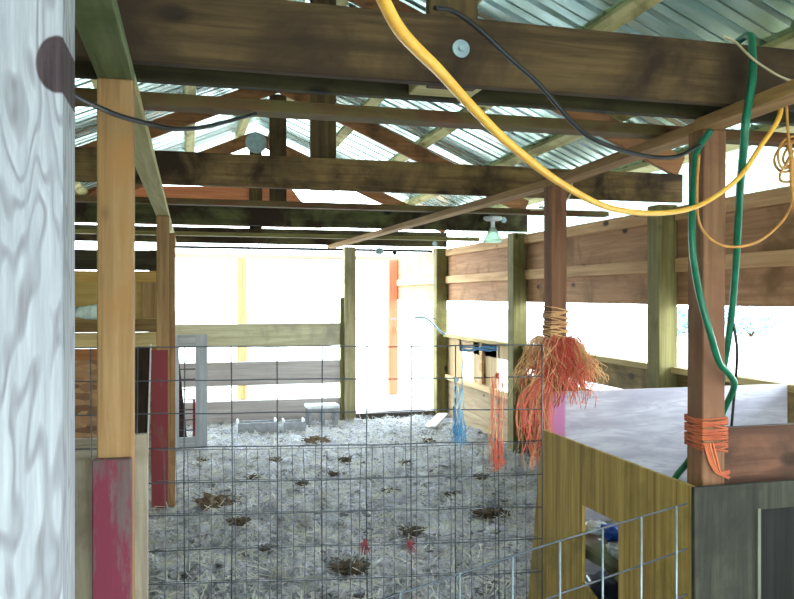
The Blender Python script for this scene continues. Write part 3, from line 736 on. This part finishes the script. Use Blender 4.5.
# twine round the near right post
wt = thing('wrapped_twine', 'orange twine wrapped round the near right post above the pen', 'twine', (1.735, 2.345, 1.03))
r_ = random.Random(31); mb = MB()
for i in range(24):
    z = .985+.0042*i+r_.uniform(-.01, .01); pts = []; ti = r_.uniform(-.015, .015)
    for k in range(17):
        a = k/16*2*math.pi; q = min(1/max(abs(math.cos(a)), abs(math.sin(a))), 1.3)
        pts.append((1.733+math.cos(a)*.0535*q, 2.345+math.sin(a)*.0535*q, z+ti*math.cos(a+i)))
    mb.tube(pts, .0035, 4)
mb.build('coil', M_twine2, wt)
mb = MB()
for i in range(12):
    o = r_.uniform(-.02, .02)
    mb.tube(spline([(1.70+o, 2.288, 1.0), (1.712+o, 2.284, .95), (1.735+o*.6, 2.283, .90), (1.775+o*.4, 2.284, .885+r_.uniform(-.012, .02))], 4), .0026, 3)
mb.build('loose_ends', M_twine2, wt)

# ------------------------------------------------------------------ distant bushes beyond the right wall
M_bush = plain('overexposed_foliage', (118, 150, 168), .9, c2=(160, 190, 200), sc=2.0, spec=.1)  # overexposed look put into the pale blue leaf colour
def bush(x, y, rx, rz, label, seed):
    t = thing('bush', label, 'bush', (x, y, 0)); r = random.Random(seed); mb = MB()
    for i in range(2600):
        u = r.uniform(-1, 1); a = r.uniform(0, 6.283); rr = r.random()**.4
        px, py, pz = x+rx*rr*math.cos(a)*math.sqrt(1-u*u), y+rx*rr*math.sin(a)*math.sqrt(1-u*u), rz+rz*rr*u*.95
        s = r.uniform(.03, .07); n = len(mb.v); b_ = r.uniform(0, 6.28); c = r.uniform(-1, 1)
        e1 = Vector((math.cos(b_), math.sin(b_), c*.5))*s; e2 = Vector((-math.sin(b_)*.5, math.cos(b_)*.5, .8))*s
        p = Vector((px, py, max(pz, 0)))
        mb.v += [tuple(p-e1), tuple(p+e2), tuple(p+e1), tuple(p-e2)]; mb.f.append((n, n+1, n+2, n+3))
    mb.build('foliage', M_bush, t)
    st_ = MB()
    for i in range(7):
        a = i*.9; st_.tube([(x, y, -.05), (x+.3*rx*math.cos(a), y+.3*rx*math.sin(a), rz*.7), (x+.6*rx*math.cos(a), y+.6*rx*math.sin(a), rz*1.3)], .02, 5)
    st_.build('stems', W(BROWN, 'z'), t)
bush(20.6, 25.2, 1.3, .62, 'pale blue-green bush outside, seen through the right wall opening at the far right', 1)
bush(18.4, 26.6, .7, .55, 'small pale bush outside, seen between the thick wall post and the near right post', 2)

# ------------------------------------------------------------------ light
w = bpy.data.worlds.new('sky'); SC.world = w; w.use_nodes = True
nt = w.node_tree; bg = nt.nodes['Background']
tc = N(nt, 'ShaderNodeTexCoord'); sx = N(nt, 'ShaderNodeSeparateXYZ'); nt.links.new(tc.outputs['Generated'], sx.inputs[0])
c = mixc(nt, ramp(nt, sx.outputs[2], 0.0, .7), (.88, .97, 1.0, 1), (.66, .85, 1.0, 1))
nt.links.new(c, bg.inputs['Color']); bg.inputs['Strength'].default_value = 13.0
sl = bpy.data.lights.new('sun', 'SUN'); sl.energy = 5; sl.angle = R(2); sl.color = (1, .92, .78)
so = bpy.data.objects.new('sun', sl); COL.objects.link(so); so.location = (-10, 6, 15)
so.rotation_euler = Vector((.62, .0, -.78)).to_track_quat('-Z', 'Y').to_euler()

# ------------------------------------------------------------------ camera
cam = bpy.data.cameras.new('camera'); co = bpy.data.objects.new('camera', cam); COL.objects.link(co)
cam.sensor_fit = 'HORIZONTAL'; cam.sensor_width = 36; cam.lens = 36*780/794
cam.shift_y = -(299.5-296)/794
cam.clip_start = .02; cam.clip_end = 300
co.location = (0, 0, 1.5); co.rotation_euler = (R(90), 0, -R(14.86))
SC.camera = co
SC.view_settings.view_transform = 'Standard'; SC.view_settings.look = 'None'
SC.view_settings.exposure = 0.32; SC.view_settings.gamma = 1.0
for o in bpy.data.objects:
    if '_loc' in o: del o['_loc']
